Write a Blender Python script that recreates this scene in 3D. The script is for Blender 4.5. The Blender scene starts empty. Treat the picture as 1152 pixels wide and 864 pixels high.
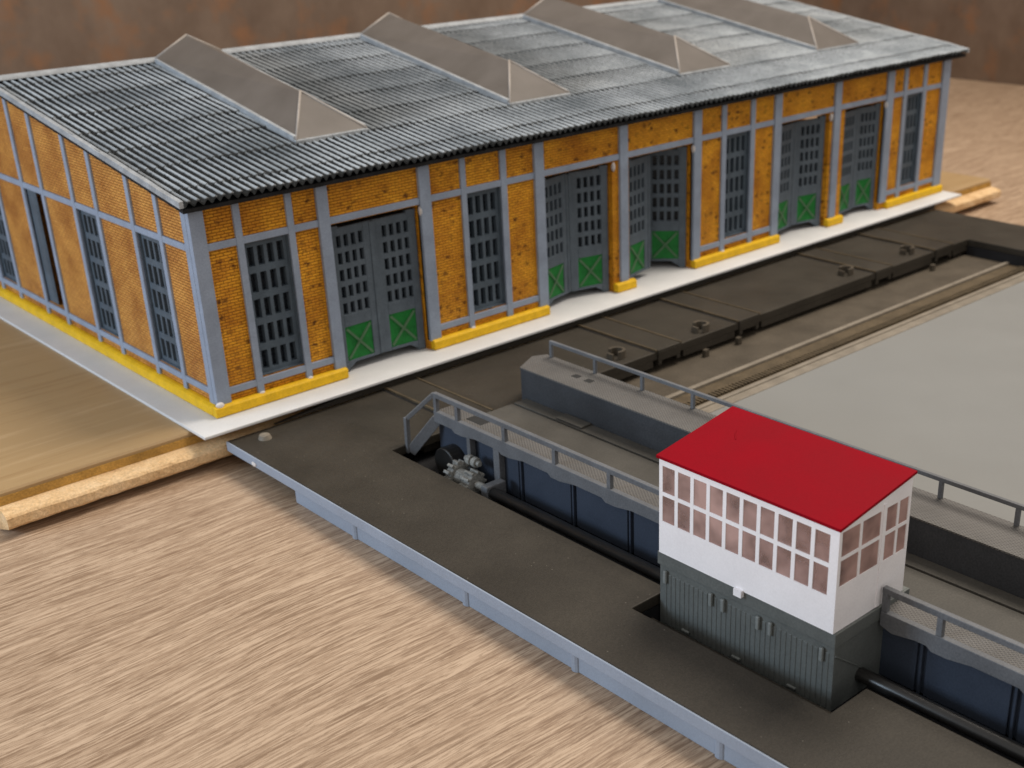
import bpy, bmesh, math, random
from mathutils import Vector, Matrix
random.seed(7)
S = bpy.context.scene
COL = S.collection
S.unit_settings.scale_length = 0.081        # one unit is about 8 cm of real model

# ------------------------------------------------------------------ materials
def newmat(name):
    m = bpy.data.materials.new(name); m.use_nodes = True
    nt = m.node_tree; nt.nodes.clear()
    out = nt.nodes.new('ShaderNodeOutputMaterial')
    b = nt.nodes.new('ShaderNodeBsdfPrincipled')
    nt.links.new(b.outputs[0], out.inputs[0])
    return m, nt, b

def N(nt, kind, **kw):
    n = nt.nodes.new(kind)
    for k, v in kw.items():
        if k in n.inputs: n.inputs[k].default_value = v
        else: setattr(n, k, v)
    return n

def L(nt, a, b): nt.links.new(a, b)

def coords(nt, scale=(1, 1, 1), rot=(0, 0, 0)):
    tc = N(nt, 'ShaderNodeTexCoord')
    mp = N(nt, 'ShaderNodeMapping')
    mp.inputs['Scale'].default_value = scale
    mp.inputs['Rotation'].default_value = rot
    L(nt, tc.outputs['Object'], mp.inputs['Vector'])
    return mp.outputs[0]

def noise(nt, vec, scale, detail=4, rough=.55):
    n = N(nt, 'ShaderNodeTexNoise'); n.inputs['Scale'].default_value = scale
    n.inputs['Detail'].default_value = detail; n.inputs['Roughness'].default_value = rough
    L(nt, vec, n.inputs['Vector'])
    return n.outputs['Fac']

def ramp(nt, fac, stops):
    r = N(nt, 'ShaderNodeValToRGB')
    e = r.color_ramp.elements
    while len(e) < len(stops): e.new(.5)
    for i, (p, c) in enumerate(stops):
        e[i].position = p; e[i].color = (*c, 1) if len(c) == 3 else c
    L(nt, fac, r.inputs[0])
    return r.outputs[0]

def mix(nt, fac, a, b, blend='MIX'):
    m = N(nt, 'ShaderNodeMix', data_type='RGBA', blend_type=blend)
    if isinstance(fac, (int, float)): m.inputs[0].default_value = fac
    else: L(nt, fac, m.inputs[0])
    for s, v in ((6, a), (7, b)):
        if isinstance(v, tuple): m.inputs[s].default_value = (*v, 1)
        else: L(nt, v, m.inputs[s])
    return m.outputs[2]

def bump(nt, b, h, strength=.3, dist=.01):
    n = N(nt, 'ShaderNodeBump'); n.inputs['Strength'].default_value = strength
    n.inputs['Distance'].default_value = dist
    L(nt, h, n.inputs['Height']); L(nt, n.outputs[0], b.inputs['Normal'])

def paint(name, col, rough=.5, var=.15, scale=14, fine=160, bstr=.12, spec=.22, speck=None):
    """matt paint / moulded plastic: two noises of tone, fine grain"""
    m, nt, b = newmat(name)
    v = coords(nt)
    n1 = noise(nt, v, scale, 5); n2 = noise(nt, v, fine, 3)
    lo = tuple(c*(1-var) for c in col); hi = tuple(min(1, c*(1+var)) for c in col)
    c = ramp(nt, n1, [(.3, lo), (.7, hi)])
    lo2 = tuple([1-var*.9]*3); hi2 = tuple([1+var*.5]*3)
    c = mix(nt, 1.0, c, ramp(nt, n2, [(.35, lo2), (.65, hi2)]), 'MULTIPLY')
    if speck:
        vo = N(nt, 'ShaderNodeTexVoronoi'); vo.inputs['Scale'].default_value = speck[0]
        L(nt, v, vo.inputs['Vector'])
        n3 = noise(nt, v, speck[0]*.37, 2)
        f = ramp(nt, vo.outputs['Distance'], [(.0, (1, 1, 1)), (speck[1], (0, 0, 0))])
        f2 = ramp(nt, n3, [(.53, (0, 0, 0)), (.60, (1, 1, 1))])
        f = mix(nt, 1.0, f, f2, 'MULTIPLY')
        c = mix(nt, f, c, speck[2])
    L(nt, c, b.inputs['Base Color'])
    r = N(nt, 'ShaderNodeMapRange'); r.inputs['To Min'].default_value = rough-.1; r.inputs['To Max'].default_value = rough+.12
    L(nt, n1, r.inputs['Value']); L(nt, r.outputs[0], b.inputs['Roughness'])
    b.inputs['Specular IOR Level'].default_value = spec
    bump(nt, b, n2, bstr, .004)
    return m

M = {}
M['frame'] = paint('timber_paint', (.275, .325, .415), .55, .1)
M['frame_light'] = paint('bare_plastic_chip', (.72, .68, .66), .5, .08)
M['yellow'] = paint('yellow_paint', (.78, .47, .015), .5, .12, 22)
M['base'] = paint('base_plate_card', (.65, .655, .66), .6, .05, 6)
M['door'] = paint('door_grey', (.10, .125, .152), .55, .16)
M['window'] = paint('window_grey', (.088, .114, .142), .5, .15)
M['green'] = paint('door_green', (.013, .17, .032), .5, .2)
M['green_x'] = paint('door_green_cross', (.085, .17, .09), .5, .15)
M['deck'] = paint('deck_weathered', (.044, .038, .030), .52, .2, 4, 190, .2, .16, (40, .11, (.20, .18, .15)))
M['rack'] = paint('rusty_brown', (.10, .075, .045), .6, .25, 10)
M['rail'] = paint('rail_worn', (.23, .20, .16), .45, .15)
M['skirt'] = paint('bare_grey_plastic', (.30, .345, .42), .42, .07, 5, 190, .08)
M['floor'] = paint('pit_floor_grey', (.225, .227, .22), .45, .02, 3, 170, .1)
M['ledge'] = paint('pit_ledge_brown', (.085, .070, .052), .55, .2, 6)
M['pitwall'] = paint('pit_shade_black', (.02, .02, .022), .5, .2)  # black colour stands in for the shade down in the pit gap
M['bridge'] = paint('bridge_grey', (.135, .14, .15), .5, .16, 9)
M['bed'] = paint('track_bed_grey', (.082, .077, .068), .5, .16, 6)
M['girder'] = paint('girder_blue_grey', (.043, .054, .077), .45, .12, 6)
M['boxside'] = paint('box_side_dark', (.055, .058, .064), .5, .2, 5)
M['pipe'] = paint('black_tube', (.018, .017, .016), .32, .2, 12, 150, .05, .5)
M['gear'] = paint('grey_cast_gear', (.25, .25, .235), .5, .3, 20)
M['console'] = paint('console_grey', (.125, .135, .13), .5, .12, 7)
M['handle'] = paint('console_handle_lit', (.20, .215, .21), .5, .1)  # console grey made paler for the light the handles catch
M['white'] = paint('white_print', (.90, .88, .90), .5, .03, 10)
M['red'] = paint('red_roof', (.25, .001, .008), .65, .06, 7, 220, .1, .06)
M['black'] = paint('dark_inside', (.012, .012, .013), .8, .1)
M['ridge'] = paint('zinc_strip', (.34, .36, .38), .5, .2, 16)
M['sky_edge'] = paint('clear_plastic_edge', (.36, .325, .295), .45, .1)
M['roofdark'] = paint('roof_underside', (.012, .012, .013), .7, .2)
M['hatch_shade'] = paint('hatch_shadowed', (.03, .03, .03), .7, .1)

# tread plate (diamond mesh)
def tread():
    m, nt, b = newmat('tread_plate')
    v = coords(nt)
    hs = []
    for a in (.62, -.62):
        mp = N(nt, 'ShaderNodeMapping'); mp.inputs['Rotation'].default_value = (0, 0, a)
        L(nt, v, mp.inputs['Vector'])
        w = N(nt, 'ShaderNodeTexWave', wave_type='BANDS', bands_direction='X', wave_profile='SIN')
        w.inputs['Scale'].default_value = 36; L(nt, mp.outputs[0], w.inputs['Vector'])
        hs.append(w.outputs['Fac'])
    h = N(nt, 'ShaderNodeMath', operation='MAXIMUM'); L(nt, hs[0], h.inputs[0]); L(nt, hs[1], h.inputs[1])
    c = ramp(nt, h.outputs[0], [(.45, (.07, .068, .066)), (.95, (.142, .135, .127))])
    n1 = noise(nt, v, 7)
    c = mix(nt, 1.0, c, ramp(nt, n1, [(.3, (.8, .8, .8)), (.7, (1.1, 1.1, 1.1))]), 'MULTIPLY')
    L(nt, c, b.inputs['Base Color']); b.inputs['Roughness'].default_value = .5
    bump(nt, b, h.outputs[0], .5, .004)
    return m
M['tread'] = tread()

def brick(name='orange_brick', spots=True, tone=1.0):
    m, nt, b = newmat(name)
    tc = N(nt, 'ShaderNodeTexCoord')
    sp = N(nt, 'ShaderNodeSeparateXYZ'); L(nt, tc.outputs['Object'], sp.inputs[0])
    ad = N(nt, 'ShaderNodeMath', operation='ADD'); L(nt, sp.outputs[0], ad.inputs[0]); L(nt, sp.outputs[1], ad.inputs[1])
    cb = N(nt, 'ShaderNodeCombineXYZ'); L(nt, ad.outputs[0], cb.inputs[0]); L(nt, sp.outputs[2], cb.inputs[1])
    br = N(nt, 'ShaderNodeTexBrick'); br.offset = .5
    br.inputs['Scale'].default_value = 1; br.inputs['Brick Width'].default_value = .032; br.inputs['Row Height'].default_value = .0112
    br.inputs['Mortar Size'].default_value = .0015; br.inputs['Mortar Smooth'].default_value = .6
    br.inputs['Color1'].default_value = (.82, .385, .026, 1); br.inputs['Color2'].default_value = (.70, .30, .02, 1)
    br.inputs['Mortar'].default_value = (.36, .125, .005, 1)
    L(nt, cb.outputs[0], br.inputs['Vector'])
    v = tc.outputs['Object']
    n1 = noise(nt, v, 7, 5)
    c = mix(nt, 1.0, br.outputs['Color'], ramp(nt, n1, [(.3, (.72, .60, .5)), (.62, (1.15, 1.15, 1.1))]), 'MULTIPLY')
    # dark wash caught between bricks: patches where noise is high, strongest in the mortar
    n2 = noise(nt, v, 60, 3, .6)
    mp = N(nt, 'ShaderNodeMapping'); mp.inputs['Scale'].default_value = (23, 34, 1); L(nt, cb.outputs[0], mp.inputs['Vector'])
    wv = N(nt, 'ShaderNodeVectorMath', operation='MULTIPLY_ADD'); nw = N(nt, 'ShaderNodeTexNoise'); nw.inputs['Scale'].default_value = 2.2
    L(nt, mp.outputs[0], nw.inputs['Vector']); L(nt, nw.outputs['Color'], wv.inputs[0]); wv.inputs[1].default_value = (.9, .9, 0); L(nt, mp.outputs[0], wv.inputs[2])
    vo = N(nt, 'ShaderNodeTexVoronoi'); vo.inputs['Scale'].default_value = 1; vo.inputs['Randomness'].default_value = .62; L(nt, wv.outputs[0], vo.inputs['Vector'])
    f2 = ramp(nt, vo.outputs['Distance'], [(.14, (1, 1, 1)), (.40, (0, 0, 0))])
    f3 = ramp(nt, n2, [(.32, (.0, .0, .0)), (.50, (1, 1, 1))])
    f = mix(nt, 1.0, f2, f3, 'MULTIPLY')
    fb = ramp(nt, vo.outputs['Color'], [(.2, (.3, .3, .3)), (.55, (1, 1, 1))])
    f = mix(nt, 1.0, f, fb, 'MULTIPLY')
    if spots: c = mix(nt, f, c, (.13, .040, .004))
    else: c = mix(nt, 1.0, c, (.80, .83, 3.0), 'MULTIPLY')  # no wash spots; the gable's duller, cooler light is put into the colour
    n3 = noise(nt, v, 230, 2)
    c = mix(nt, 1.0, c, ramp(nt, n3, [(.3, (.8, .8, .8)), (.7, (1.12, 1.12, 1.12))]), 'MULTIPLY')
    L(nt, c, b.inputs['Base Color']); b.inputs['Roughness'].default_value = .5
    b.inputs['Specular IOR Level'].default_value = .25
    inv = N(nt, 'ShaderNodeMath', operation='SUBTRACT'); inv.inputs[0].default_value = 1; L(nt, br.outputs['Fac'], inv.inputs[1])
    hh = N(nt, 'ShaderNodeMath', operation='MULTIPLY_ADD'); L(nt, n3, hh.inputs[0]); hh.inputs[1].default_value = .5; L(nt, inv.outputs[0], hh.inputs[2])
    bump(nt, b, hh.outputs[0], 1.0, .006)
    return m
M['brick'] = brick(); M['brick_plain'] = brick('gable_light_brick', False)

def roofmat():
    m, nt, b = newmat('corrugated_drybrushed')
    at = N(nt, 'ShaderNodeAttribute', attribute_name='crest')
    v = coords(nt, (2.5, 1, 1)); v0 = coords(nt)
    n1 = noise(nt, v0, 2.6, 4); n2 = noise(nt, v, 55, 3); n3 = noise(nt, v0, 18, 4)
    a = N(nt, 'ShaderNodeMath', operation='MULTIPLY_ADD'); L(nt, n2, a.inputs[0]); a.inputs[1].default_value = .45; L(nt, at.outputs['Fac'], a.inputs[2])
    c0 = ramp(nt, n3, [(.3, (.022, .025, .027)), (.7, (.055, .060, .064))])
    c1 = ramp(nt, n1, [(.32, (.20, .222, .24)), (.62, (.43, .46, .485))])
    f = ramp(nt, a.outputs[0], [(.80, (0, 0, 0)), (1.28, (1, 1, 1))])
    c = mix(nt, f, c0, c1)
    L(nt, c, b.inputs['Base Color']); b.inputs['Roughness'].default_value = .6; b.inputs['Specular IOR Level'].default_value = .08
    bump(nt, b, n2, .25, .004)
    return m
M['roof'] = roofmat()

def frosted():
    m, nt, b = newmat('frosted_clear_plastic')
    v = coords(nt)
    n = noise(nt, v, 5, 4)
    c = ramp(nt, n, [(.3, (.138, .120, .105)), (.7, (.182, .160, .143))])
    L(nt, c, b.inputs['Base Color']); b.inputs['Roughness'].default_value = .4; b.inputs['Specular IOR Level'].default_value = .25
    b.inputs['Transmission Weight'].default_value = .25; b.inputs['IOR'].default_value = 1.4
    bump(nt, b, noise(nt, v, 150, 2), .05, .003)
    return m
M['frost'] = frosted()

def glass(name, tint, gl):
    m = bpy.data.materials.new(name); m.use_nodes = True; nt = m.node_tree; nt.nodes.clear()
    out = N(nt, 'ShaderNodeOutputMaterial'); t = N(nt, 'ShaderNodeBsdfTransparent'); g = N(nt, 'ShaderNodeBsdfGlossy')
    t.inputs[0].default_value = (*tint, 1); g.inputs['Roughness'].default_value = .12
    mx = N(nt, 'ShaderNodeMixShader'); fr = N(nt, 'ShaderNodeFresnel'); fr.inputs[0].default_value = gl
    L(nt, fr.outputs[0], mx.inputs[0]); L(nt, t.outputs[0], mx.inputs[1]); L(nt, g.outputs[0], mx.inputs[2]); L(nt, mx.outputs[0], out.inputs[0])
    return m
def rosy_lit():
    m, nt, b = newmat('rosy_lit_pane')
    nt.nodes.remove(b); out = [n for n in nt.nodes if n.type == 'OUTPUT_MATERIAL'][0]
    v = coords(nt); n = noise(nt, v, 7, 3)
    t = N(nt, 'ShaderNodeBsdfTransparent'); t.inputs[0].default_value = (.86, .66, .60, 1)
    d = N(nt, 'ShaderNodeBsdfDiffuse'); d.inputs[0].default_value = (.56, .36, .32, 1)  # rosy light from inside the cabin, put into the pane colour
    g = N(nt, 'ShaderNodeBsdfGlossy'); g.inputs['Roughness'].default_value = .15
    m1 = N(nt, 'ShaderNodeMixShader'); r = N(nt, 'ShaderNodeMapRange'); r.inputs['From Min'].default_value = .35; r.inputs['From Max'].default_value = .65
    r.inputs['To Min'].default_value = .22; r.inputs['To Max'].default_value = .88
    L(nt, n, r.inputs['Value']); L(nt, r.outputs[0], m1.inputs[0]); L(nt, t.outputs[0], m1.inputs[1]); L(nt, d.outputs[0], m1.inputs[2])
    m2 = N(nt, 'ShaderNodeMixShader'); fr = N(nt, 'ShaderNodeFresnel'); fr.inputs[0].default_value = 1.45
    L(nt, fr.outputs[0], m2.inputs[0]); L(nt, m1.outputs[0], m2.inputs[1]); L(nt, g.outputs[0], m2.inputs[2]); L(nt, m2.outputs[0], out.inputs[0])
    return m
M['cabglass'] = rosy_lit()
M['darkglass'] = paint('dark_window_sheet', (.012, .016, .022), .25, .2, 8, 120, .03, .5)

def wood(name, pale, mid, dark, fx, fy, rough=.42, soft=1.0, flecks=False):
    m, nt, b = newmat(name)
    tc = N(nt, 'ShaderNodeTexCoord')
    lo = noise(nt, coords(nt, (.5, .9, 1)), 1.0, 2)
    wob = N(nt, 'ShaderNodeMath', operation='MULTIPLY'); L(nt, lo, wob.inputs[0]); wob.inputs[1].default_value = .16
    cb = N(nt, 'ShaderNodeCombineXYZ'); L(nt, wob.outputs[0], cb.inputs[1])
    ad = N(nt, 'ShaderNodeVectorMath', operation='ADD'); L(nt, tc.outputs['Object'], ad.inputs[0]); L(nt, cb.outputs[0], ad.inputs[1])
    def lay(sx, sy, det, r):
        mp = N(nt, 'ShaderNodeMapping'); mp.inputs['Scale'].default_value = (sx, sy, sy); L(nt, ad.outputs[0], mp.inputs['Vector'])
        return noise(nt, mp.outputs[0], 1, det, r)
    n1 = lay(fx, fy, 5, .6); n2 = lay(fx*2.6, fy*2.6, 5, .65); n3 = lay(fx*.5, fy*.22, 3, .5)
    a = N(nt, 'ShaderNodeMath', operation='MULTIPLY_ADD'); L(nt, n2, a.inputs[0]); a.inputs[1].default_value = .75; L(nt, n1, a.inputs[2])
    a2 = N(nt, 'ShaderNodeMath', operation='MULTIPLY_ADD'); L(nt, n3, a2.inputs[0]); a2.inputs[1].default_value = .5; L(nt, a.outputs[0], a2.inputs[2])
    n4 = lay(fx*5, fy*4.5, 2, .5)
    a3 = N(nt, 'ShaderNodeMath', operation='MULTIPLY_ADD'); L(nt, n4, a3.inputs[0]); a3.inputs[1].default_value = .30; L(nt, a2.outputs[0], a3.inputs[2]); a2 = a3
    w = .34*soft
    c = ramp(nt, N_map(nt, a2.outputs[0], 1.275-w, 1.275+w), [(.06, dark), (.42, mid), (.62, mid), (.94, pale)])
    if flecks:
        for (sx, sy, lo_, hi_, col, amt) in ((fx*1.0, fy*1.6, .535, .575, pale, .75), (fx*1.2, fy*2.2, .55, .595, dark, .75), (fx*1.9, fy*3.6, .53, .57, pale, .6), (fx*2.4, fy*4.2, .56, .60, dark, .6), (fx*6, fy*5.5, .58, .61, dark, .6), (fx*5, fy*6, .57, .60, pale, .45)):
            f = ramp(nt, lay(sx, sy, 3, .55), [(lo_, (0, 0, 0)), (hi_, (amt, amt, amt))])
            c = mix(nt, f, c, col)
    L(nt, c, b.inputs['Base Color']); b.inputs['Roughness'].default_value = rough
    b.inputs['Specular IOR Level'].default_value = .3
    bump(nt, b, a2.outputs[0], .12, .006)
    return m

def N_map(nt, fac, lo, hi):
    r = N(nt, 'ShaderNodeMapRange'); r.inputs['From Min'].default_value = lo; r.inputs['From Max'].default_value = hi
    L(nt, fac, r.inputs['Value']); return r.outputs[0]

M['table'] = wood('oak_laminate', (.53, .395, .28), (.365, .255, .172), (.215, .138, .086), 3.0, 40, .45, 1.0, True)
M['plank'] = wood('plank_decor', (.46, .32, .175), (.385, .26, .13), (.31, .195, .09), .9, 14, .45)

def fibre():
    m, nt, b = newmat('fibreboard_edge')
    v = coords(nt); n1 = noise(nt, v, 9, 5, .7); n2 = noise(nt, v, 120, 3)
    c = ramp(nt, n1, [(.30, (.52, .31, .14)), (.48, (.74, .50, .26)), (.7, (.82, .60, .36))])
    c = mix(nt, 1.0, c, ramp(nt, n2, [(.3, (.75, .75, .75)), (.7, (1.1, 1.1, 1.1))]), 'MULTIPLY')
    L(nt, c, b.inputs['Base Color']); b.inputs['Roughness'].default_value = .85
    bump(nt, b, n2, .6, .006)
    return m
M['fibre'] = fibre()
M['goldedge'] = paint('golden_edge', (.40, .22, .05), .6, .25, 12)

def rustwall():
    m, nt, b = newmat('rust_brown_wall')
    v = coords(nt, (1, 1, .8)); n1 = noise(nt, v, 3.4, 4, .55); n2 = noise(nt, v, 3.2, 5, .6)
    c = ramp(nt, n2, [(.3, (.13, .084, .056)), (.7, (.20, .14, .10))])
    c = mix(nt, ramp(nt, n1, [(.54, (0, 0, 0)), (.70, (1, 1, 1))]), c, (.235, .115, .055))
    L(nt, c, b.inputs['Base Color']); b.inputs['Roughness'].default_value = .7
    return m
M['wall'] = rustwall()

# ------------------------------------------------------------------ mesh building
class MB:
    def __init__(s): s.v = []; s.f = []; s.m = []
    def quad(s, pts, mi=0):
        i = len(s.v); s.v += [tuple(p) for p in pts]; s.f.append(tuple(range(i, i+len(pts)))); s.m.append(mi)
    def box(s, x0, x1, y0, y1, z0, z1, mi=0):
        i = len(s.v)
        s.v += [(x0, y0, z0), (x1, y0, z0), (x1, y1, z0), (x0, y1, z0), (x0, y0, z1), (x1, y0, z1), (x1, y1, z1), (x0, y1, z1)]
        for q in ((0, 3, 2, 1), (4, 5, 6, 7), (0, 1, 5, 4), (1, 2, 6, 5), (2, 3, 7, 6), (3, 0, 4, 7)):
            s.f.append(tuple(i+k for k in q)); s.m.append(mi)
        return s
    def prism(s, poly, a, b, fn, mi=0):
        """poly of (p,q), extruded from a to b; fn(p,q,t)->xyz"""
        i = len(s.v); n = len(poly)
        s.v += [tuple(fn(p, q, a)) for p, q in poly] + [tuple(fn(p, q, b)) for p, q in poly]
        s.f.append(tuple(range(i+n-1, i-1, -1))); s.m.append(mi)
        s.f.append(tuple(range(i+n, i+2*n))); s.m.append(mi)
        for k in range(n):
            s.f.append((i+k, i+(k+1) % n, i+n+(k+1) % n, i+n+k)); s.m.append(mi)
        return s
    def tube(s, p0, p1, r, seg=14, mi=0, r1=None):
        p0 = Vector(p0); p1 = Vector(p1); d = (p1-p0).normalized()
        u = d.orthogonal().normalized(); w = d.cross(u); r1 = r if r1 is None else r1
        i = len(s.v)
        for P, rr in ((p0, r), (p1, r1)):
            for k in range(seg):
                a = 2*math.pi*k/seg; s.v.append(tuple(P+(u*math.cos(a)+w*math.sin(a))*rr))
        for k in range(seg):
            s.f.append((i+k, i+(k+1) % seg, i+seg+(k+1) % seg, i+seg+k)); s.m.append(mi)
        s.f.append(tuple(range(i+seg-1, i-1, -1))); s.m.append(mi); s.f.append(tuple(range(i+seg, i+2*seg))); s.m.append(mi)
        return s
    def bar(s, p0, p1, w, h, up=(0, 0, 1), mi=0):
        p0 = Vector(p0); p1 = Vector(p1); d = (p1-p0).normalized()
        r = d.cross(Vector(up)).normalized(); u = r.cross(d)
        i = len(s.v)
        for P in (p0, p1):
            for a, b in ((-1, -1), (1, -1), (1, 1), (-1, 1)): s.v.append(tuple(P+r*a*w/2+u*b*h/2))
        for q in ((0, 1, 2, 3), (7, 6, 5, 4), (0, 4, 5, 1), (1, 5, 6, 2), (2, 6, 7, 3), (3, 7, 4, 0)):
            s.f.append(tuple(i+k for k in q)); s.m.append(mi)
        return s
    def blob(s, c, r, mi=0, seg=8):
        bm = bmesh.new(); bmesh.ops.create_icosphere(bm, subdivisions=2, radius=1)
        i = len(s.v); bm.verts.ensure_lookup_table()
        rr = r if isinstance(r, tuple) else (r, r, r)
        s.v += [(c[0]+v.co.x*rr[0]*random.uniform(.85, 1.15), c[1]+v.co.y*rr[1], c[2]+v.co.z*rr[2]) for v in bm.verts]
        for f in bm.faces: s.f.append(tuple(i+v.index for v in f.verts)); s.m.append(mi)
        bm.free(); return s
    def build(s, name, mats, parent=None, bevel=0, off=None, smooth=False, merge=False):
        me = bpy.data.meshes.new(name)
        if off is None: off = root_of(parent).location if parent is not None else Vector((0, 0, 0))
        me.from_pydata([(x-off[0], y-off[1], z-off[2]) for x, y, z in s.v], [], s.f)
        me.update()
        if not isinstance(mats, (list, tuple)): mats = [mats]
        for k in mats: me.materials.append(M[k])
        for p, k in zip(me.polygons, s.m): p.material_index = min(k, len(mats)-1)
        bm = bmesh.new(); bm.from_mesh(me)
        if merge: bmesh.ops.remove_doubles(bm, verts=bm.verts, dist=1e-5)
        bmesh.ops.recalc_face_normals(bm, faces=bm.faces); bm.to_mesh(me); bm.free()
        if smooth:
            for p in me.polygons: p.use_smooth = True
        o = bpy.data.objects.new(name, me); COL.objects.link(o)
        if parent is not None: o.parent = parent
        if bevel:
            b = o.modifiers.new('bevel', 'BEVEL'); b.width = bevel; b.segments = 2; b.limit_method = 'ANGLE'; b.angle_limit = math.radians(40)
            b.harden_normals = False
        return o

def root_of(o):
    while o.parent is not None: o = o.parent
    return o

def thing(name, label, cat, loc):
    o = bpy.data.objects.new(name, None); COL.objects.link(o); o.location = loc
    o.empty_display_size = .1
    o['label'] = label; o['category'] = cat
    return o

def copy_part(o, parent, loc=None, mirror=False):
    """copy of a part with its sub-parts, sharing meshes"""
    c = o.copy(); COL.objects.link(c); c.parent = parent
    if loc is not None: c.location = loc
    for ch in [x for x in bpy.data.objects if x.parent == o]:
        d = ch.copy(); COL.objects.link(d); d.parent = c
    return c

def wall_grid(mb, us, zs, opens, place, n0, n1, mi=0):
    """front/back faces of a wall on a grid of cells, with reveals round the openings"""
    def filled(i, j):
        if i < 0 or j < 0 or i >= len(us)-1 or j >= len(zs)-1: return False
        u = (us[i]+us[i+1])/2; z = (zs[j]+zs[j+1])/2
        return not any(a < u < b and c < z < d for a, b, c, d in opens)
    for i in range(len(us)-1):
        for j in range(len(zs)-1):
            if not filled(i, j): continue
            a, b, c, d = us[i], us[i+1], zs[j], zs[j+1]
            for n in (n0, n1): mb.quad([place(a, c, n), place(b, c, n), place(b, d, n), place(a, d, n)], mi)
            if not filled(i-1, j): mb.quad([place(a, c, n0), place(a, d, n0), place(a, d, n1), place(a, c, n1)], mi)
            if not filled(i+1, j): mb.quad([place(b, c, n0), place(b, d, n0), place(b, d, n1), place(b, c, n1)], mi)
            if not filled(i, j-1): mb.quad([place(a, c, n0), place(b, c, n0), place(b, c, n1), place(a, c, n1)], mi)
            if not filled(i, j+1): mb.quad([place(a, d, n0), place(b, d, n0), place(b, d, n1), place(a, d, n1)], mi)

# ------------------------------------------------------------------ setting
ZT = -.152
XR = 9.62
mb = MB(); mb.box(-9, XR, -9, 4.3, ZT-.3, ZT)
tb = mb.build('table_top', 'table'); tb['kind'] = 'structure'
mb = MB(); mb.prism([(-14, 4.31), (XR+.01, 4.31), (XR+.01, -9), (XR+.3, -9), (XR+.3, 4.6), (-14, 4.6)], -2, 4.5, lambda p, q, t: (p, q, t))
wl = mb.build('wall', 'wall'); wl['kind'] = 'structure'

# ------------------------------------------------------------------ laminate plank under the shed
pk = thing('laminate_plank', 'yellowish brown laminate floor plank with a pale rough tongue edge under the engine shed', 'plank', (0, 0, ZT))
PX0, PX1 = -.86, 5.36
top = MB()
yz = lambda p, q, t: (t, p, q)
top.prism([(-.030, -.0125), (-.036, -.020), (-.036, -.030), (3.75, -.030), (3.75, -.0125)], PX0+.01, PX1, yz)
top.build('decor_top', 'plank', pk)
MB().prism([(-.040, -.0305), (-.046, -.058), (3.75, -.058), (3.75, -.0305)], PX0+.005, PX1, yz).build('upper_core', 'goldedge', pk)
# ragged fibre core with tongue
core = MB(); nx = 150
prof = [(-.036, -.0585), (-.080, -.061), (-.113, -.070), (-.120, -.078), (-.120, -.108), (-.114, -.117), (-.100, -.123), (-.02, -.150), (3.75, -.150), (3.75, -.0585)]
ring = []
for i in range(nx+1):
    x = PX0+(PX1-PX0)*i/nx
    i0 = len(core.v)
    for k, (y, z) in enumerate(prof):
        j = .0016 if 1 <= k <= 6 else 0
        core.v.append((x, y+random.uniform(-j, j), z+random.uniform(-j, j)*.6))
    ring.append(i0)
n = len(prof)
for i in range(nx):
    for k in range(n):
        core.f.append((ring[i]+k, ring[i]+(k+1) % n, ring[i+1]+(k+1) % n, ring[i+1]+k)); core.m.append(0)
core.f.append(tuple(ring[0]+k for k in range(n))); core.m.append(0)
core.f.append(tuple(ring[-1]+k for k in reversed(range(n)))); core.m.append(0)
core.build('tongue', 'fibre', pk)

# ------------------------------------------------------------------ engine shed
LEN, DEP, RID, SL = 4.80, 3.32, 1.66, .151
shed = thing('engine_shed', 'long model locomotive shed with orange brick panels, grey timber frame and corrugated roof', 'engine shed', (LEN/2, DEP/2, -.012))
mb = MB(); mb.box(-.145, 4.845, -.15, DEP+.15, -.0122, 0)
mb.build('base_plate', 'base', shed, bevel=.003)

DOORS = [(.557, .98), (1.645, 2.066), (2.172, 2.606), (3.268, 3.692), (3.822, 4.192)]
WINS = [(.19, .377), (1.22, 1.405), (2.845, 3.03), (4.392, 4.55)]
ZW0, ZW1, ZD1, ZTOP = .102, .620, .618, .795
us = sorted({0, LEN, *[a for d in DOORS+WINS for a in d]})
opens = [(a, b, ZW0, ZW1) for a, b in WINS]+[(a, b, -1, ZD1) for a, b in DOORS]
w = MB(); wall_grid(w, us, [0, ZW0, ZD1, ZW1, ZTOP], opens, lambda u, z, n: (u, n, z), 0.0, .062)
w.build('front_wall', 'brick', shed, merge=True)

GW = [(c-.1, c+.1) for c in (.365, .92, 1.48, 2.04, 2.6, 3.08)]
us = sorted({.063, DEP, *[a for d in GW for a in d]})
for x0, x1, nm in ((0.0, .062, 'gable_wall'), (LEN, LEN-.062, 'gable_wall')):
    g = MB()
    wall_grid(g, us, [0, ZW0, ZW1], [(a, b, ZW0, ZW1) for a, b in GW], lambda u, z, n: (n, u, z), x0, x1)
    rz = lambda y: .79+SL*min(y, 2*RID-y)
    g.prism([(.063, ZW1), (DEP, ZW1), (DEP, rz(DEP)), (RID, rz(RID)), (.063, rz(.063))], min(x0, x1), max(x0, x1), yz)
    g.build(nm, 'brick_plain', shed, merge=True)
MB().box(.063, LEN-.063, DEP-.06, DEP, 0, .79).build('rear_wall', 'brick', shed)

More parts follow.
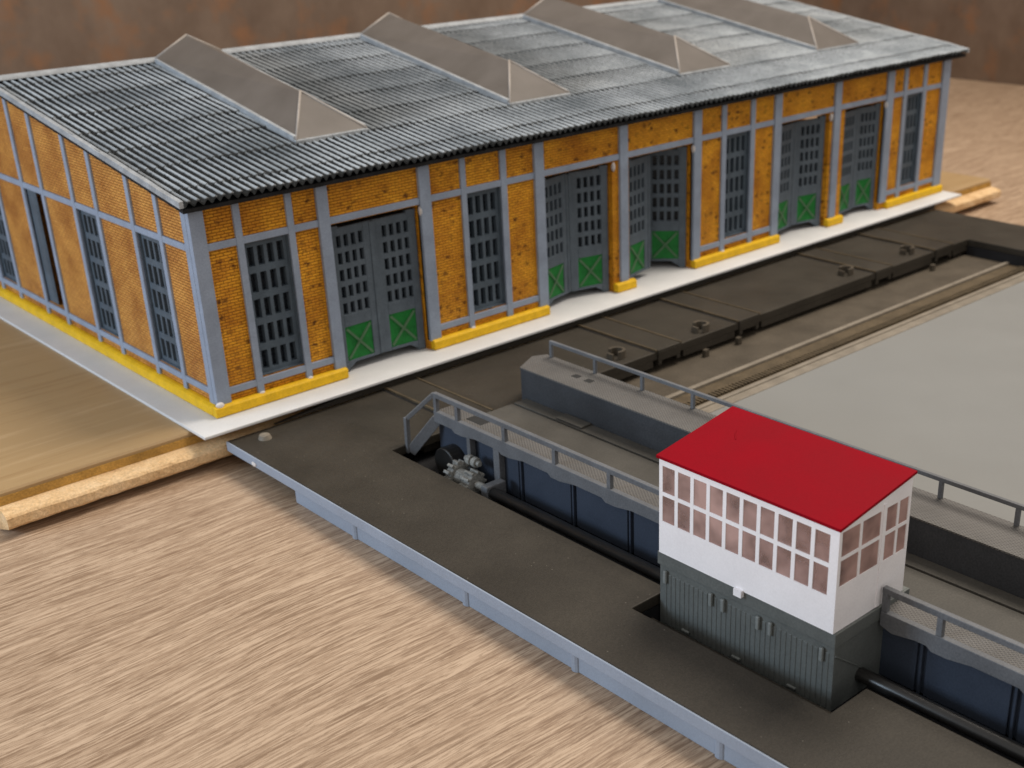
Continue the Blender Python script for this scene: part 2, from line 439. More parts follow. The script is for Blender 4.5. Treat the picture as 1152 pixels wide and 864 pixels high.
# timber frame of the front
FR, FB = -.010, .012
fr = MB()
posts = [(.162, .19), (.377, .404), (1.193, 1.22), (1.405, 1.437), (2.812, 2.845), (3.03, 3.062), (4.357, 4.39), (4.55, 4.583)]
mains = [(.508, .557), (.98, 1.035), (1.592, 1.645), (2.106, 2.157), (2.606, 2.659), (3.213, 3.267), (3.716, 3.768), (4.192, 4.252)]
for a, b in mains: fr.box(a, b, FR-.004, FB, .0405, ZTOP-.002)
for a, b in posts: fr.box(a, b, FR, FB, .0405, ZTOP-.002)
fr.box(-.0115, .046, -.0145, .012, .0405, ZTOP-.002)           # near corner
fr.box(LEN-.062, LEN+.0115, -.0145, .012, .0405, ZTOP-.002)
fr.box(.046, LEN-.062, FR+.002, FB, .622, .648)                 # rail above doors and windows
sp = [(.046, .508), (1.035, 1.592), (2.659, 3.213), (4.252, LEN-.062)]
for a, b in sp: fr.box(a, b, FR+.0015, FB, .072, .098)
fr.blob((-.005, -.018, .046), (.016, .012, .012), 1)
for x in (.982, 2.070, 2.608, 3.695, 4.194): fr.blob((x, -.004, .594), (.006, .012, .022), 1)
for a in (.176, .39, 1.207, 2.83): fr.blob((a, -.014, .044), (.012, .006, .006), 1)
fr.build('timber_frame', ['frame', 'frame_light'], shed, bevel=.0035)
# reveals of the windows painted grey: lining frame
gf = MB()
for (a, b) in GW:
    for u in (a-.030, b):
        gf.box(-.010, .012, u, u+.030, .0405, .79+SL*min(u+.01, 2*RID-u-.03)-.012)
gf.box(-.0125, .012, .0125, .048, .0405, .79)
gf.box(-.0115, .012, DEP-.05, DEP+.012, .0405, .79)
gf.box(-.008, .012, .048, DEP-.05, .622, .648); gf.box(-.0085, .012, .048, DEP-.05, .072, .098)
gf.build('timber_frame', 'frame', shed, bevel=.0035)

# yellow plinth blocks
for a, b in ((-.030, .555), (.985, 1.637), (2.066, 2.194), (2.606, 3.272), (3.688, 3.828), (4.245, LEN+.02)):
    pl = MB(); pl.prism([(-.030, .0015), (.002, .0015), (.002, .044), (-.016, .044), (-.030, .038)], a, b, yz)
    if a < 0: pl.prism([(-.030, .0015), (.002, .0015), (.002, .044), (-.016, .044), (-.030, .038)], .003, DEP+.02, lambda p, q, t: (p, t, q))
    pl.build('plinth', 'yellow', shed, bevel=.004)

# windows: cast lattice of 4 x 5 lights with dark sheet behind
def lattice(mb, x0, x1, z0, z1, nc, nr, bx, bz, y0, y1, ex, ez):
    """plate with nc x nr openings, margin ex/ez, bars bx/bz"""
    us_ = [x0]; ow = (x1-x0-2*ex-(nc-1)*bx)/nc
    x = x0+ex; op = []
    for i in range(nc): us_ += [x, x+ow]; x += ow+bx
    us_.append(x1)
    zs_ = [z0]; oh = (z1-z0-2*ez-(nr-1)*bz)/nr; z = z0+ez
    for i in range(nr): zs_ += [z, z+oh]; z += oh+bz
    zs_.append(z1)
    for i in range(nc):
        for j in range(nr): op.append((us_[1+2*i], us_[2+2*i], zs_[1+2*j], zs_[2+2*j]))
    wall_grid(mb, us_, zs_, op, lambda u, zz, n: (u, n, zz), y0, y1)

def make_window(width, dep=.014):
    h = ZW1-ZW0
    a = MB(); lattice(a, .0015, width-.0015, .0015, h-.0015, 4, 5, .0145, .026, .0+dep, .022+dep, .017, .020)
    a.box(.0008, .0045, .0015, dep+.004, .001, h-.001); a.box(width-.0045, width-.0008, .0015, dep+.004, .001, h-.001)
    a.box(.0046, width-.0046, .0015, dep+.004, .001, .005)
    o = a.build('window', 'window', None, off=(0, 0, 0), merge=True)
    p = MB().box(.004, width-.004, .023+dep, .028+dep, .004, h-.004).build('pane', 'darkglass', None, off=(0, 0, 0)); p.parent = o
    return o
def loc_in_shed(x, y, z): return Vector((x, y, z))-Vector(shed.location)
for (a, b) in WINS:
    o = make_window(b-a); o.parent = shed; o.location = loc_in_shed(a, 0, ZW0)
proto = make_window(.2, .010)
for k, (a, b) in enumerate(GW):
    if k == 2: continue
    o = proto if k == 0 else copy_part(proto, shed)
    o.parent = shed; o.location = loc_in_shed(0, b, ZW0); o.rotation_euler = (0, 0, -math.pi/2)
# third gable window: only one grey casement left, the other half is an open dark hole
a, b = GW[2]
c = MB(); c.box(.004, .008, a+.10, b-.002, ZW0+.002, ZW1-.002); c.box(.0015, .006, a+.115, b-.017, ZW0+.03, ZW1-.03)
o = c.build('casement', 'window', shed, bevel=.003); o['label'] = 'plain grey casement beside an open dark half'

# doors
LH = .592
def make_leaf(wd, mirror):
    f = (lambda x: wd-x) if mirror else (lambda x: x)
    def X(a, b): return (min(f(a), f(b)), max(f(a), f(b)))
    d = MB()
    z0 = .034
    # lattice field
    xa, xb = X(.0, wd)
    x0, x1 = X(wd*.165, wd*.80)
    zl0, zl1 = .238, .562
    d.box(xa, x0, -.008, .010, z0, LH); d.box(x1, xb, -.008, .010, z0, LH)
    d.box(x0, x1, -.008, .010, zl1, LH); d.box(x0, x1, -.008, .010, .188, zl0); d.box(x0, x1, -.008, .010, z0, .046)
    lattice(d, x0, x1, zl0, zl1, 4, 5, .0135, .021, -.0065, .0095, .003, .002)
    fa, fb = X(.0, .034); d.box(fa, fb, -.010, .012, .003, z0+.004)
    d.prism([(f(.0338), z0+.002), (f(.0338), .010), (f(.075), z0+.002)], -.0085, .0105, lambda p, q, t: (p, t, q))          # foot under the hinge stile
    ta, tb_ = X(.0, .045); d.box(ta, tb_, -.011, .010, LH-.012, LH+.010)     # upper pivot
    ma, mb_ = X(wd-.012, wd+.004); d.box(ma, mb_, -.012, -.006, z0+.004, LH-.004)   # cover strip
    leaf = d.build('door_leaf', 'door', None, off=(0, 0, 0), bevel=.002)
    g = MB()
    g.box(x0, x1, -.0035, .008, .046, .188)
    for p, q in (((x0, .046), (x1, .188)), ((x0, .188), (x1, .046))):
        g.bar((p[0]*.94+q[0]*.06, -.005, p[1]*.94+q[1]*.06), (q[0]*.94+p[0]*.06, -.005 - (.001 if p[1] < q[1] else 0), q[1]*.94+p[1]*.06), .010, .008, (0, 1, 0), 1)
    go = g.build('green_panel', ['green', 'green_x'], None, off=(0, 0, 0)); go.parent = leaf
    p = MB().box(x0, x1, .0115, .0135, zl0, zl1).build('pane', 'darkglass', None, off=(0, 0, 0)); p.parent = leaf
    return leaf
WD = .203
lp = make_leaf(WD, False); rp = make_leaf(WD, True)
angs = [(2, 2), (13, 13), (13, 46), (10, 12), (6, 10)]
for k, (a, b) in enumerate(DOORS):
    wsc = (b-a-.012)/2/WD
    l = lp if k == 0 else copy_part(lp, shed)
    r = rp if k == 0 else copy_part(rp, shed)
    l.parent = shed; r.parent = shed
    l.scale = (wsc, 1, 1); r.scale = (wsc, 1, 1)
    aL, aR = math.radians(angs[k][0]), math.radians(angs[k][1])
    l.location = loc_in_shed(a+.004, .034, 0); l.rotation_euler = (0, 0, aL)
    # right leaf hinges at its right edge
    W = WD*wsc; hx = b-.004
    r.rotation_euler = (0, 0, -aR)
    r.location = loc_in_shed(hx-W*math.cos(aR), .034+W*math.sin(aR), 0)

# roof -------------------------------------------------------------
RX0, RX1, RY0 = -.046, 4.925, -.046
def rtop(y): return .818+SL*y
slab = MB()
slab.prism([(RY0+.006, rtop(RY0)-.018), (RY0+.006, rtop(RY0)-.032), (RID, rtop(RID)-.032), (2*RID-RY0, rtop(RY0)-.032), (2*RID-RY0, rtop(RY0)-.004), (RID, rtop(RID)-.018)], RX0+.008, RX1-.008, yz)
slab.build('roof_deck', 'roofdark', shed)
pitch = .0335
def sheets(front):
    laps = [RY0, .078, .325, .565, .80, 1.045, 1.295, 1.535, RID] if front else [RY0, .5, 1.1, RID]
    v = []; f = []; cr = []
    segs = 6; nn = int((RX1-RX0)/pitch*segs)
    for r in range(len(laps)-1):
        y0, y1 = laps[r], min(laps[r+1]+.02, RID)
        rowsh = random.uniform(-.2, .2)
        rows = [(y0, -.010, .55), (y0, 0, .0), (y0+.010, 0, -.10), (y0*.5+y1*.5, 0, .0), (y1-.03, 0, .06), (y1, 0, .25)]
        i0 = len(v)
        for (y, dz, dark) in rows:
            t = (y-y0)/(y1-y0)
            for i in range(nn+1):
                ph = i/segs*2*math.pi
                h = .5+.5*math.cos(ph)
                x = RX0+(RX1-RX0)*i/nn
                k = int(i/segs+.5)
                wob = .0012*math.sin(k*12.9+r*5.1)
                yy = y if front else 2*RID-y
                z = rtop(y)+.0055*(1-t)+.016*(h-.5)+wob+dz
                v.append((x, yy+(.004*math.sin(k*7.7+r*3) if y == y0 else 0), z))
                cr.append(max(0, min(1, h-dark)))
        for q in range(len(rows)-1):
            for i in range(nn):
                a_ = i0+q*(nn+1)+i
                f.append((a_, a_+1, a_+nn+2, a_+nn+1))
    me = bpy.data.meshes.new('corrugated_sheeting')
    off = shed.location
    me.from_pydata([(x-off[0], y-off[1], z-off[2]) for x, y, z in v], [], f); me.update()
    at = me.attributes.new('crest', 'FLOAT', 'POINT'); at.data.foreach_set('value', cr)
    me.materials.append(M['roof'])
    for p in me.polygons: p.use_smooth = True
    me.set_sharp_from_angle(angle=math.radians(50))
    o = bpy.data.objects.new('corrugated_sheeting', me); COL.objects.link(o); o.parent = shed
sheets(True); sheets(False)
rc = MB()
rc.prism([(RID-.04, rtop(RID-.04)+.010), (RID-.036, rtop(RID-.04)+.018), (RID, rtop(RID)+.022), (RID+.036, rtop(RID-.04)+.018), (RID+.04, rtop(RID-.04)+.010)], RX0-.004, RX1+.004, yz)
rc.build('ridge_cap', 'ridge', shed)
for x in (RX0-.006, RX1-.006):
    vg = MB()
    for s_ in (1, -1):
        Y = lambda y: y if s_ > 0 else 2*RID-y
        i = len(vg.v); nseg = 24
        for k in range(nseg+1):
            y = RY0-.002+(RID-RY0)*k/nseg
            j = random.uniform(-.0015, .0015)
            for dx, dz in ((0, -.010), (.016, -.010), (.016, .014+j), (0, .012+j)):
                vg.v.append((x+dx, Y(y), rtop(y)+dz))
        for k in range(nseg):
            for q in range(4):
                vg.f.append((i+4*k+q, i+4*k+(q+1) % 4, i+4*k+4+(q+1) % 4, i+4*k+4+q)); vg.m.append(0)
        vg.f.append((i, i+1, i+2, i+3)); vg.m.append(0)
        e = i+4*nseg; vg.f.append((e+3, e+2, e+1, e)); vg.m.append(0)
    vg.build('verge_strip', 'ridge', shed)

# skylights
for x0, wd, sk in ((.645, .345, .06), (1.748, .372, .085), (2.862, .392, .07), (3.978, .392, .06)):
    yb0, yb1 = .325, 1.612
    X = lambda u, y: x0+u+sk*(y-yb0)/(yb1-yb0)
    P = lambda u, y, h: (X(u, y), y, rtop(y)+h)
    cb = MB()
    e = .018
    def strip(u0, y0, u1, y1, u2, y2, u3, y3, h0, h1):
        i = len(cb.v)
        for h in (h0, h1):
            for (u, y) in ((u0, y0), (u1, y1), (u2, y2), (u3, y3)): cb.v.append(P(u, y, h))
        for q in ((0, 1, 2, 3), (4, 5, 6, 7), (0, 1, 5, 4), (1, 2, 6, 5), (2, 3, 7, 6), (3, 0, 4, 7)):
            cb.f.append(tuple(i+k for k in q)); cb.m.append(0)
    strip(0, yb0, wd, yb0, wd, yb0+e, 0, yb0+e, -.005, .017)
    strip(0, yb0+e, e, yb0+e, e, yb1, 0, yb1, -.005, .030)
    strip(wd-e, yb0+e, wd, yb0+e, wd, yb1, wd-e, yb1, -.005, .030)
    strip(e, yb1-e, wd-e, yb1-e, wd-e, yb1, e, yb1, -.005, .030)
    curb = cb.build('skylight', 'ridge', shed, bevel=.003); 
    b = MB(); g0, hA, yA = .006, .128, .56
    A = P(g0, yb0+g0, .0175); B = P(wd-g0, yb0+g0, .0175); C_ = P(wd-g0, yb1-.004, .0305); D = P(g0, yb1-.004, .0305)
    E1 = P(wd/2, yA, hA); F1 = P(wd/2, yb1-.004, hA-.012)
    i = len(b.v); b.v += [A, B, C_, D, E1, F1]
    for q in ((0, 1, 4), (1, 2, 5, 4), (3, 0, 4, 5), (2, 3, 5), (0, 3, 2, 1)): b.f.append(tuple(i+k for k in q)); b.m.append(0)
    hood = b.build('hood', 'frost', shed, bevel=.004); hood.parent = curb
    for p, q in ((A, E1), (B, E1), (D, F1), (C_, F1)):
        eo = MB().tube(p, q, .0055, 8).build('glued_seam', 'sky_edge', shed, smooth=True); eo.parent = curb

# ------------------------------------------------------------------ transfer table pit
ZD = -.050
pit = thing('transfer_table_pit', 'dark brown weathered pit frame with stub tracks and light grey floor before the shed', 'transfer table', (2.3, -2, ZT))
XL, XP, YB, YF, YN = -.05, .33, -.128, -.625, -4.3
XQ, XE = 4.15, 4.60
TH = .036
d = MB()
NX, NY0, NY1 = .183, -2.69, -2.008
d.prism([(XL, YN), (XP, YN), (XP, NY0), (NX, NY0), (NX, NY1), (XP, NY1), (XP, YF-.012), (1.0, YF-.012), (1.0, YF), (XQ, YF), (XQ, YN), (XE, YN), (XE, YB), (XL+.0, YB)], ZD-TH, ZD, lambda p, q, t: (p, q, t))
d.prism([(.15, ZD+.0002), (.55, -.0165), (XE-.002, -.0165), (XE-.002, ZD+.0002)], YB-.0005, YB+.022, lambda p, q, t: (p, t, q))  # dark lip added to stand for the shadow gap under the base plate
d.box(NX+.0006, .262, NY0+.0006, NY1-.0006, ZD-.085, ZD-.064)
d.build('deck', 'deck', pit, bevel=.004)
TR = [(.653, .805), (1.710, 1.863), (2.240, 2.392), (3.290, 3.438), (3.825, 3.994)]
xs = [XP+.15]+[q for t in TR for q in (t[0]-.018, t[1]+.018)]+[XQ]
for i in range(0, len(xs), 2): MB().box(xs[i], xs[i+1], YF+.0008, YF+.03, ZD-.066, ZD-TH+.004).build('fascia', 'deck', pit, bevel=.001)
for a, b in TR:
    t = MB()
    t.box(a+.005, b-.005, YF-.006, YB+.002, ZD+.0005, ZD+.008)
    t.box(a+.008, b-.008, YF-.007, YF+.02, ZD-.044, ZD+.0003)
    t.box(a+.008, a+.03, YF-.007, YF+.018, ZD-.062, ZD-.0442); t.box(b-.03, b-.008, YF-.007, YF+.018, ZD-.062, ZD-.0442)
    t.build('track_panel', 'deck', pit, bevel=.003)
    for x in (a, b):
        MB().box(x-.003, x+.0045, YF-.002, YB+.003, ZD+.0006, ZD+.0105).build('rail', 'rack', pit, bevel=.001)
        MB().box(x-.013, x-.0035, YF+.004, YB+.003, ZD+.0006, ZD+.0016).build('groove_shade', 'pitwall', pit)  # flat dark strip painted as the shade in the groove beside the rail
# lock lugs by each track
lugs = [(1.540, -.545), (2.035, -.575), (3.165, -.53), (3.685, -.54)]
for x, y in lugs:
    l = MB()
    arc = [math.radians(a) for a in range(-125, 126, 25)]
    l.prism([(x+.012+.038*math.cos(a), y+.038*math.sin(a)) for a in arc]+[(x+.012+.025*math.cos(a), y+.025*math.sin(a)) for a in reversed(arc)], ZD-.001, ZD+.036, lambda p, q, t: (p, q, t))
    l.box(x-.030, x-.020, y-.018, y+.018, ZD-.001, ZD+.026)
    l.build('lock_lug', 'ledge', pit, bevel=.0015)
l = MB(); l.tube((.06, -.21, ZD-.001), (.06, -.21, ZD+.016), .026, 18, 0, .019); l.tube((.06, -.21, ZD+.0155), (.06, -.21, ZD+.018), .012, 14, 0)
l.build('stud', 'rail', pit, smooth=False, bevel=.002)
# skirt under the rim (bare plastic)
sk = MB()
rim = MB()
rim.box(XL-.006, XL-.0005, YN, YB-.001, ZD-TH-.002, ZD-.0012)
rim.blob((XL-.008, -.33, ZD-.026), (.005, .016, .009), 1)
rim.build('rim', ['skirt', 'frame_light'], pit, bevel=.0015)
sk.box(XL+.012, XL+.030, YN, -.57, ZT+.001, ZD-TH-.0005)
for y in (-.94, -1.53, -2.01, -2.53, -3.1):
    sk.tube((XL+.021, y, ZT+.001), (XL+.021, y, ZD-TH-.0006), .018, 14)
sk.build('skirt', 'skirt', pit)
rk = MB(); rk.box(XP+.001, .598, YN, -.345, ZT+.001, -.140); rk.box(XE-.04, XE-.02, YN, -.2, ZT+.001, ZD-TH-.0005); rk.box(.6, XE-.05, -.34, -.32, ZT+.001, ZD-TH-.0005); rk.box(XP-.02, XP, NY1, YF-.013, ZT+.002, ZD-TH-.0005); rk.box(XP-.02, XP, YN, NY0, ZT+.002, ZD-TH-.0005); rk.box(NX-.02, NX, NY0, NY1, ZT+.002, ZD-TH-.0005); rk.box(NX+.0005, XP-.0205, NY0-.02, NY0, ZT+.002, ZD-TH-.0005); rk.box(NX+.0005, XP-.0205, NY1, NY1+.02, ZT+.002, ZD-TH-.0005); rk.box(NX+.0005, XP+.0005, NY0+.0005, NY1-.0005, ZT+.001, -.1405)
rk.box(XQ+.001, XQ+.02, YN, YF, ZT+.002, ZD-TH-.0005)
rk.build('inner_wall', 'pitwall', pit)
# ledge, rail, rack and curb along the back of the pit
lg = MB(); lg.box(.60, XQ, -.86, -.345, ZT+.001, -.138); lg.build('ledge', 'ledge', pit)
MB().box(.60, XQ, -.885, -.8605, ZT+.001, -.129).build('rail', 'rail', pit, bevel=.003)
rb = MB(); rb.box(.60, XQ, -1.018, -.8855, ZT+.001, -.142)
x = .62
rb.box(.60, XQ, -.962, -.956, -.1419, -.133)
while x < XQ-.02:
    rb.box(x, x+.011, -1.002, -.9625, -.1419, -.1325); x += .021
rb.build('rack', 'rack', pit)
cu = MB(); cu.box(.60, XQ, -1.050, -1.0245, ZT+.001, -.128); cu.box(.60, XQ, -1.100, -1.0505, ZT+.001, -.132)
cu.build('curb', 'rail', pit, bevel=.005)
fl = MB(); fl.box(.62, XQ, YN, -1.1005, ZT+.001, -.136); fl.tube((3.06, -1.745, -.1305), (3.06, -1.745, -.126), .016, 12)
fl.build('pit_floor', 'floor', pit)
for x in (1.98, 2.20, 3.76): MB().box(x, x+.026, -.665, -.645, -.1385, -.105).build('clip', 'ledge', pit, bevel=.001)

# ------------------------------------------------------------------ transfer bridge
br = thing('transfer_bridge', 'grey traverser bridge with side railings, blue girder and tread plate walkways across the pit', 'traverser bridge', (.78, -2.4, -.13))
YA, YE = -.725, -4.2
ZW = .085
# left girder with panels
g = MB(); gx = .500
g.box(gx, gx+.02, YE, -.70, -.125, ZW-.020)
ys = [-.70, -.905, -1.06, -1.168]+[-1.168-.262*k for k in range(1, 12)]
for k in range(2, len(ys)-1):
    a, b = ys[k], ys[k+1]
    g.box(gx-.008, gx+.001, b+.014, a-.014, -.123, ZW-.022)
    g.box(gx-.012, gx+.001, b-.004, b+.004, -.124, ZW-.021)
g.box(gx-.004, gx+.001, ys[2]+.01, -.705, -.123, ZW-.022)
g.build('girder', 'girder', br, bevel=.002)
MB().box(1.075, 1.095, YE, -.70, -.125, ZW-.016).build('girder', 'girder', br, bevel=.002)
# columns beside the drive gear
for y0, y1, x1 in ((-.925, -.905, .477), (-1.085, -1.052, .477)):
    MB().box(x1-.012, .4915, y0, y1, -.128 if y0 < -1 else -.10, ZW-.030).build('column', 'bridge', br, bevel=.003)
# left walkway
wk = MB(); wk.box(.482, .572, YE, YA, ZW-.016, ZW); wk.build('walkway', 'tread', br)
MB().box(.503, .548, -.945, -.862, ZW-.002, ZW+.0008).build('hatch_shade', 'hatch_shade', br)  # flat dark plate painted as the shade in an open hatch
# fascia with haunches below the posts
PY = [-.857, -1.114, -1.369, -1.624, -1.880]
PY2 = [-2.635, -2.795, -3.05, -3.305, -3.56, -3.815, -4.07]
f = MB(); fx0, fx1 = .462, .4815
def fascia(y0, y1, py):
    pts = [(y0, ZW+.004)]
    lo = ZW-.038; lo2 = ZW-.049
    low = [(y0, lo)]
    for p in py:
        if y1 < p < y0:
            for dy, z in ((.03, lo), (.014, lo2), (-.03, lo2), (-.10, lo)):
                yy = p+dy
                if y1 < yy < y0: low.append((yy, z))
    low.append((y1, lo))
    poly = [(y0, ZW+.004)]+low+[(y1, ZW+.004)]
    f.prism(poly, fx0, fx1, yz)
fascia(YA, -2.022, PY); fascia(-2.627, YE, PY2)
f.build('edge_beam', 'bridge', br, bevel=.002)
rl = MB(); hx = .472; HZ = .150
def rail(y0, y1, py):
    rl.box(hx-.0085, hx+.0085, y1, y0, HZ-.0095, HZ+.0085)
    for p in py:
        if y1 <= p <= y0: rl.box(hx-.008, hx+.008, p-.0085, p+.0085, ZW+.0035, HZ-.0093)
rail(YA, -2.022, [YA-.008]+PY); rail(-2.626, YE, [-2.635]+PY2[1:])
rl.bar((hx, YA+.002, HZ), (.402, -.640, .050), .016, .016); rl.bar((.402, -.640, .057), (.398, -.642, -.080), .017, .017, (1, 0, 0))
rl.bar((.478, -.725, .052), (.402, -.648, -.078), .012, .040)
rl.build('railing', 'bridge', br, bevel=.002)
# track bed
ZB = -.030
bd = MB(); bd.box(.575, .722, YE, -.66, ZB-.03, ZB); bd.box(.728, .882, YE, -.655, ZB-.03, ZB+.0005); bd.box(.888, .9495, YE, -.66, ZB-.03, ZB+.004)
bd.box(.575, .95, YE, -.665, ZB-.05, ZB-.0302); bd.box(.892, .944, -1.035, -.895, ZB+.0038, ZB+.012)
bd.build('track_bed', 'bed', br, bevel=.002)
MB().box(.7228, .7272, YE, -.66, ZB-.03, ZB+.004).build('rail', 'rack', br); MB().box(.8828, .8872, YE, -.66, ZB-.03, ZB-.010).build('rail', 'pitwall', br)
# inner side of left walkway
MB().box(.558, .5715, YE, -.73, ZB-.028, ZW-.0165).build('inner_girder', 'boxside', br)
# right box walkway
bx = MB()
bx.prism([(.950, YE), (1.112, YE), (1.112, -.60), (1.060, -.575), (.950, -.632)], -.06, .0895, lambda p, q, t: (p, q, t))
bx.build('box_girder', 'boxside', br, bevel=.002)
bt = MB(); bt.prism([(.948, YE), (1.115, YE), (1.115, -.60), (1.060, -.573), (.948, -.632)], .0898, .095, lambda p, q, t: (p, q, t))
bt.build('walkway', 'tread', br)
for y in (-.855, -.925): MB().box(1.020, 1.048, y-.022, y+.012, .0945, .0958).build('hatch_shade', 'hatch_shade', br)  # dark plates painted as the shade inside two small pockets
r2 = MB(); rx = 1.106
r2.box(rx-.0065, rx+.0065, YE, -.632, .150, .164)
for k in range(15):
    y = -.638-.25*k
    if y > YE: r2.box(rx-.006, rx+.006, y-.007, y+.007, .0945, .1502)
r2.build('railing', 'bridge', br, bevel=.002)
# cable tube at the pit edge
pt = MB(); pt.tube((.400, -1.125, -.078), (.400, -4.2, -.074), .020, 20); pt.build('cable_tube', 'pipe', br, smooth=False)
for p in bpy.data.objects['cable_tube'].data.polygons:
    p.use_smooth = len(p.vertices) == 4
MB().box(.375, .46, -1.124, -1.09, -.115, -.052).build('tube_clamp', 'bridge', br, bevel=.004)
# drive gear
gr = MB(); c0 = Vector((.405, -.985, -.080))
def gear(y0, y1, r, teeth, th):
    gr.tube((c0.x, y0, c0.z), (c0.x, y1, c0.z), r, 24)
    for k in range(teeth):
        a = 2*math.pi*k/teeth
        p = (c0.x+math.cos(a)*r, (y0+y1)/2, c0.z+math.sin(a)*r)
        gr.bar((p[0]-math.cos(a)*.004, p[1], p[2]-math.sin(a)*.004), (p[0]+math.cos(a)*th, p[1], p[2]+math.sin(a)*th), abs(y1-y0)*.96, r*.26, (-math.sin(a), 0, math.cos(a)))
gear(-.905, -.935, .040, 12, .014); gear(-.9355, -.985, .030, 3, .001); gear(-.9855, -1.030, .036, 10, .010)
gr.tube((c0.x, -1.03, c0.z), (c0.x, -1.12, c0.z), .014, 14)
gr.build('drive_gear', 'gear', br, bevel=.0015)
g2 = MB()
for y in (-.945, -.975): g2.tube((.44, y, -.022), (.44, y-.02, -.022), .018, 16)
g2.tube((.44, -.93, -.022), (.44, -1.01, -.022), .010, 12)
g2.build('worm_shaft', 'gear', br, bevel=.0015)
MB().tube((.440, -.80, -.090), (.498, -.80, -.090), .060, 24).build('running_wheel', 'pipe', br, bevel=.004)
# console under the cabin
cn = MB(); CX, CY0, CY1 = .168, -2.700, -2.130
cn.box(CX, .462, CY0, CY1, -.036, .1895)
cn.box(CX-.006, .464, CY0-.004, CY1+.004, .150, .1885)
ny = 34
for k in range(ny):
    y = CY0+.02+(CY1-CY0-.04)*k/(ny-1)
    cn.box(CX-.0018, CX+.002, y-.0058, y+.0058, -.030, .128)
cn.bar((CX+.002, CY0-.001, .124), (.385, CY0-.001, -.036), .004, .005, (0, 1, 0))
con = cn.build('console', 'console', br, bevel=.002)
for y in (-2.155, -2.316, -2.357, -2.472, -2.511, -2.667):
    MB().box(CX-.011, CX-.0015, y-.0055, y+.0055, .100, .138).build('door_handle', 'handle', br, bevel=.003).parent = con
for y in (-2.228, -2.404, -2.583):
    MB().box(CX-.008, CX-.0015, y-.013, y+.013, -.020, -.015).build('hinge', 'handle', br, bevel=.001).parent = con

# ------------------------------------------------------------------ control cabin
cab = thing('control_cabin', 'white glazed signal cabin with a plain red sloping roof on a grey console', 'control cabin', (.3, -2.415, .19))
KX0, KX1, KY0, KY1 = .158, .440, -2.698, -2.136
Z0, ZL, ZR = .190, .464, .508
ztop = lambda x: ZL+(ZR-ZL)*(x-KX0)/(KX1-KX0)
T = .008
wl_ = MB()
# left (long) wall with 10 x 2 windows, and the same on the right
ncol = 10; wy0, wy1 = KY0+.019, KY1-.006
pit_y = (wy1-wy0)/ncol
bar = .0112
rows_l = [(.286, .360), (.371, .445)]
cols = [(wy0+pit_y*k+bar/2, wy0+pit_y*(k+1)-bar/2) for k in range(ncol)]
us = sorted({KY0, KY1, *[u for c in cols for u in c]})
op = [(a, b, c, d) for a, b in cols for c, d in rows_l]
wall_grid(wl_, us, [Z0, .286, .360, .371, .445, ZL], op, lambda u, z, n: (n, u, z), KX0, KX0+T)
wall_grid(wl_, us, [Z0, .286, .360, .371, .445, ZR], op, lambda u, z, n: (n, u, z), KX1-T, KX1)
# gable walls
fc = [(.170, .2385), (.2475, .320), (.342, .385), (.3935, .4305)]
us = sorted({KX0+T, KX1-T, *[u for c in fc for u in c]})
us = [u for u in us]
rows_f = [(.312, .381), (.390, .455)]
for ya, yb in ((KY0, KY0+T), (KY1-T, KY1)):
    op = [(a, b, c, d) for a, b in fc for c, d in rows_f]
    wall_grid(wl_, us, [Z0, .312, .381, .390, .455], op, lambda u, z, n: (u, n, z), ya, yb)
    wl_.prism([(KX0+T, .455), (KX1-T, .455), (KX1-T, ztop(KX1-T)), (KX0+T, ztop(KX0+T))], ya, yb, lambda p, q, t: (p, t, q))
# thicker double mullion on the gable, corner posts, tabs
wl_.box(.3245, .337, KY0-.003, KY0+.002, .192, .470)
wl_.box(KX0-.0015, KX0+.0075, KY0-.0015, KY0+.0075, .192, ZL-.002)
wl_.box(KX0-.0085, KX0+.004, -2.425, -2.400, .174, .1935)
wl_.box(.358, .374, KY0-.0065, KY0+.004, .170, .194)
wl_.box(KX0+T, KX1-T, KY0+T, KY1-T, Z0, Z0+.006)
cw = wl_.build('wall', 'white', cab, merge=False)
rf = MB(); o_ = .006
rf.prism([(KX0-o_, ztop(KX0-o_)+.0008), (KX1+o_, ztop(KX1+o_)+.0008), (KX1+o_, ztop(KX1+o_)+.009), (KX0-o_, ztop(KX0-o_)+.009)], KY0-o_, KY1+o_, lambda p, q, t: (p, t, q))
rf.bar((.355, -2.222, ztop(.355)+.0095), (.338, -2.232, ztop(.338)+.0095), .003, .002); rf.bar((.338, -2.232, ztop(.338)+.0095), (.318, -2.252, ztop(.318)+.0095), .003, .002)
rf.build('roof', 'red', cab, bevel=.002)
sid = MB().box(KX0+.002, KX0+.0045, KY0+.02, KY1-.01, .276, .455).build('pane', 'cabglass', cab); sid.parent = cw
MB().box(KX1-.0085, KX1-.006, KY0+.02, KY1-.01, .276, .455).build('pane', 'cabglass', cab).parent = cw
MB().box(KX0+.009, KX1-.009, KY0+.002, KY0+.0045, .300, .460).build('pane', 'cabglass', cab).parent = cw
MB().box(KX0+.016, KX1-.016, KY1-.0085, KY1-.006, .296, .456).build('pane', 'cabglass', cab).parent = cw
dark_block = MB(); dark_block.box(.20, .26, -2.60, -2.38, .1965, .285); dark_block.box(.25, .30, -2.50, -2.46, .1965, .32)  # blocks added behind the glass to darken the lower panes
dark_block.build('dark_block', 'rack', cab, bevel=.004)

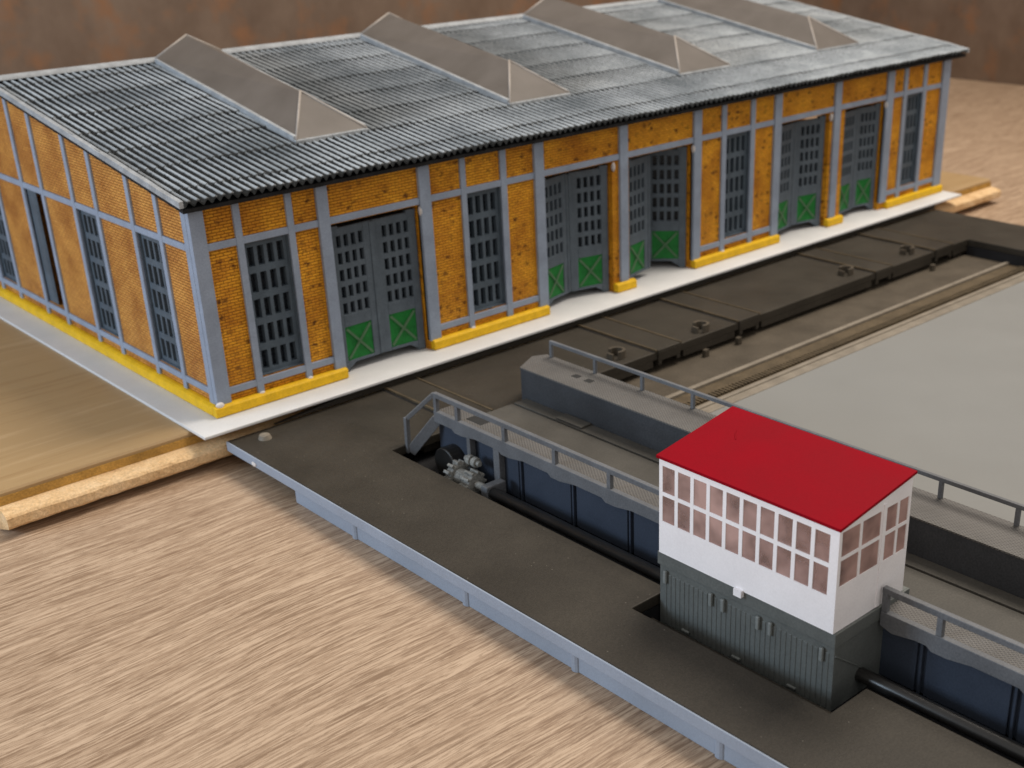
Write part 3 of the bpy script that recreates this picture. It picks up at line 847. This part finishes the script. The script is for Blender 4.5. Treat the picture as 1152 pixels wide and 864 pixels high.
# cabin and console were first measured on the deck plane; they stand 5.5 % further off, down in the pit notch
def refit(o, k=1.055, t=(.1064, .2281, -.1000)):
    off = root_of(o).location
    for v in o.data.vertices: v.co = (v.co+off)*k+Vector(t)-off
for o in [x for x in bpy.data.objects if x.type == 'MESH' and (root_of(x) == cab or x == con or x.parent == con)]: refit(o)

# ------------------------------------------------------------------ lights, world
def area(name, loc, target, size, power, col, sy=None):
    l = bpy.data.lights.new(name, 'AREA'); l.energy = power; l.color = col; l.size = size
    if sy: l.shape = 'RECTANGLE'; l.size_y = sy
    o = bpy.data.objects.new(name, l); COL.objects.link(o); o.location = loc
    o.rotation_euler = (Vector(target)-Vector(loc)).to_track_quat('-Z', 'Y').to_euler()
    return o
area('ceiling_lamp', (5.6, -1.2, 9.2), (.8, -1.0, 0), 4.4, 1000, (1, .90, .78))
area('window_light', (-6.4, 1.8, 2.5), (.8, -1.2, .2), 3.0, 310, (.64, .81, 1.0), 2.0)
W = bpy.data.worlds.new('World'); S.world = W; W.use_nodes = True
bg = W.node_tree.nodes['Background']; bg.inputs[0].default_value = (1.0, .95, .90, 1); bg.inputs[1].default_value = .62

# ------------------------------------------------------------------ camera
cd = bpy.data.cameras.new('camera'); co = bpy.data.objects.new('camera', cd); COL.objects.link(co); S.camera = co
CAM_R = [[0.734362, -0.678264, -0.025901], [-0.30593, -0.296688, -0.904645], [0.605904, 0.672261, -0.425377]]
CAM_C = [-1.93497, -4.14815, 1.81856]
F_PX, PPX, PPY = (1413.557, 650.0, 520.0)
right = Vector(CAM_R[0]); down = Vector(CAM_R[1]); fwd = Vector(CAM_R[2])
co.matrix_world = Matrix((
    (right.x, -down.x, -fwd.x, CAM_C[0]), (right.y, -down.y, -fwd.y, CAM_C[1]), (right.z, -down.z, -fwd.z, CAM_C[2]), (0, 0, 0, 1)))
cd.sensor_width = 36; cd.lens = 36*F_PX/1152
cd.shift_x = (576-PPX)/1152; cd.shift_y = (PPY-432)/1152
cd.clip_start = .05; cd.clip_end = 200
cd.dof.use_dof = True; cd.dof.focus_distance = 3.6; cd.dof.aperture_fstop = 2.5

S.render.engine = 'CYCLES'
S.cycles.use_denoising = True
S.cycles.max_bounces = 8
S.view_settings.view_transform = 'Standard'; S.view_settings.look = 'None'
S.view_settings.exposure = 0; S.view_settings.gamma = 1
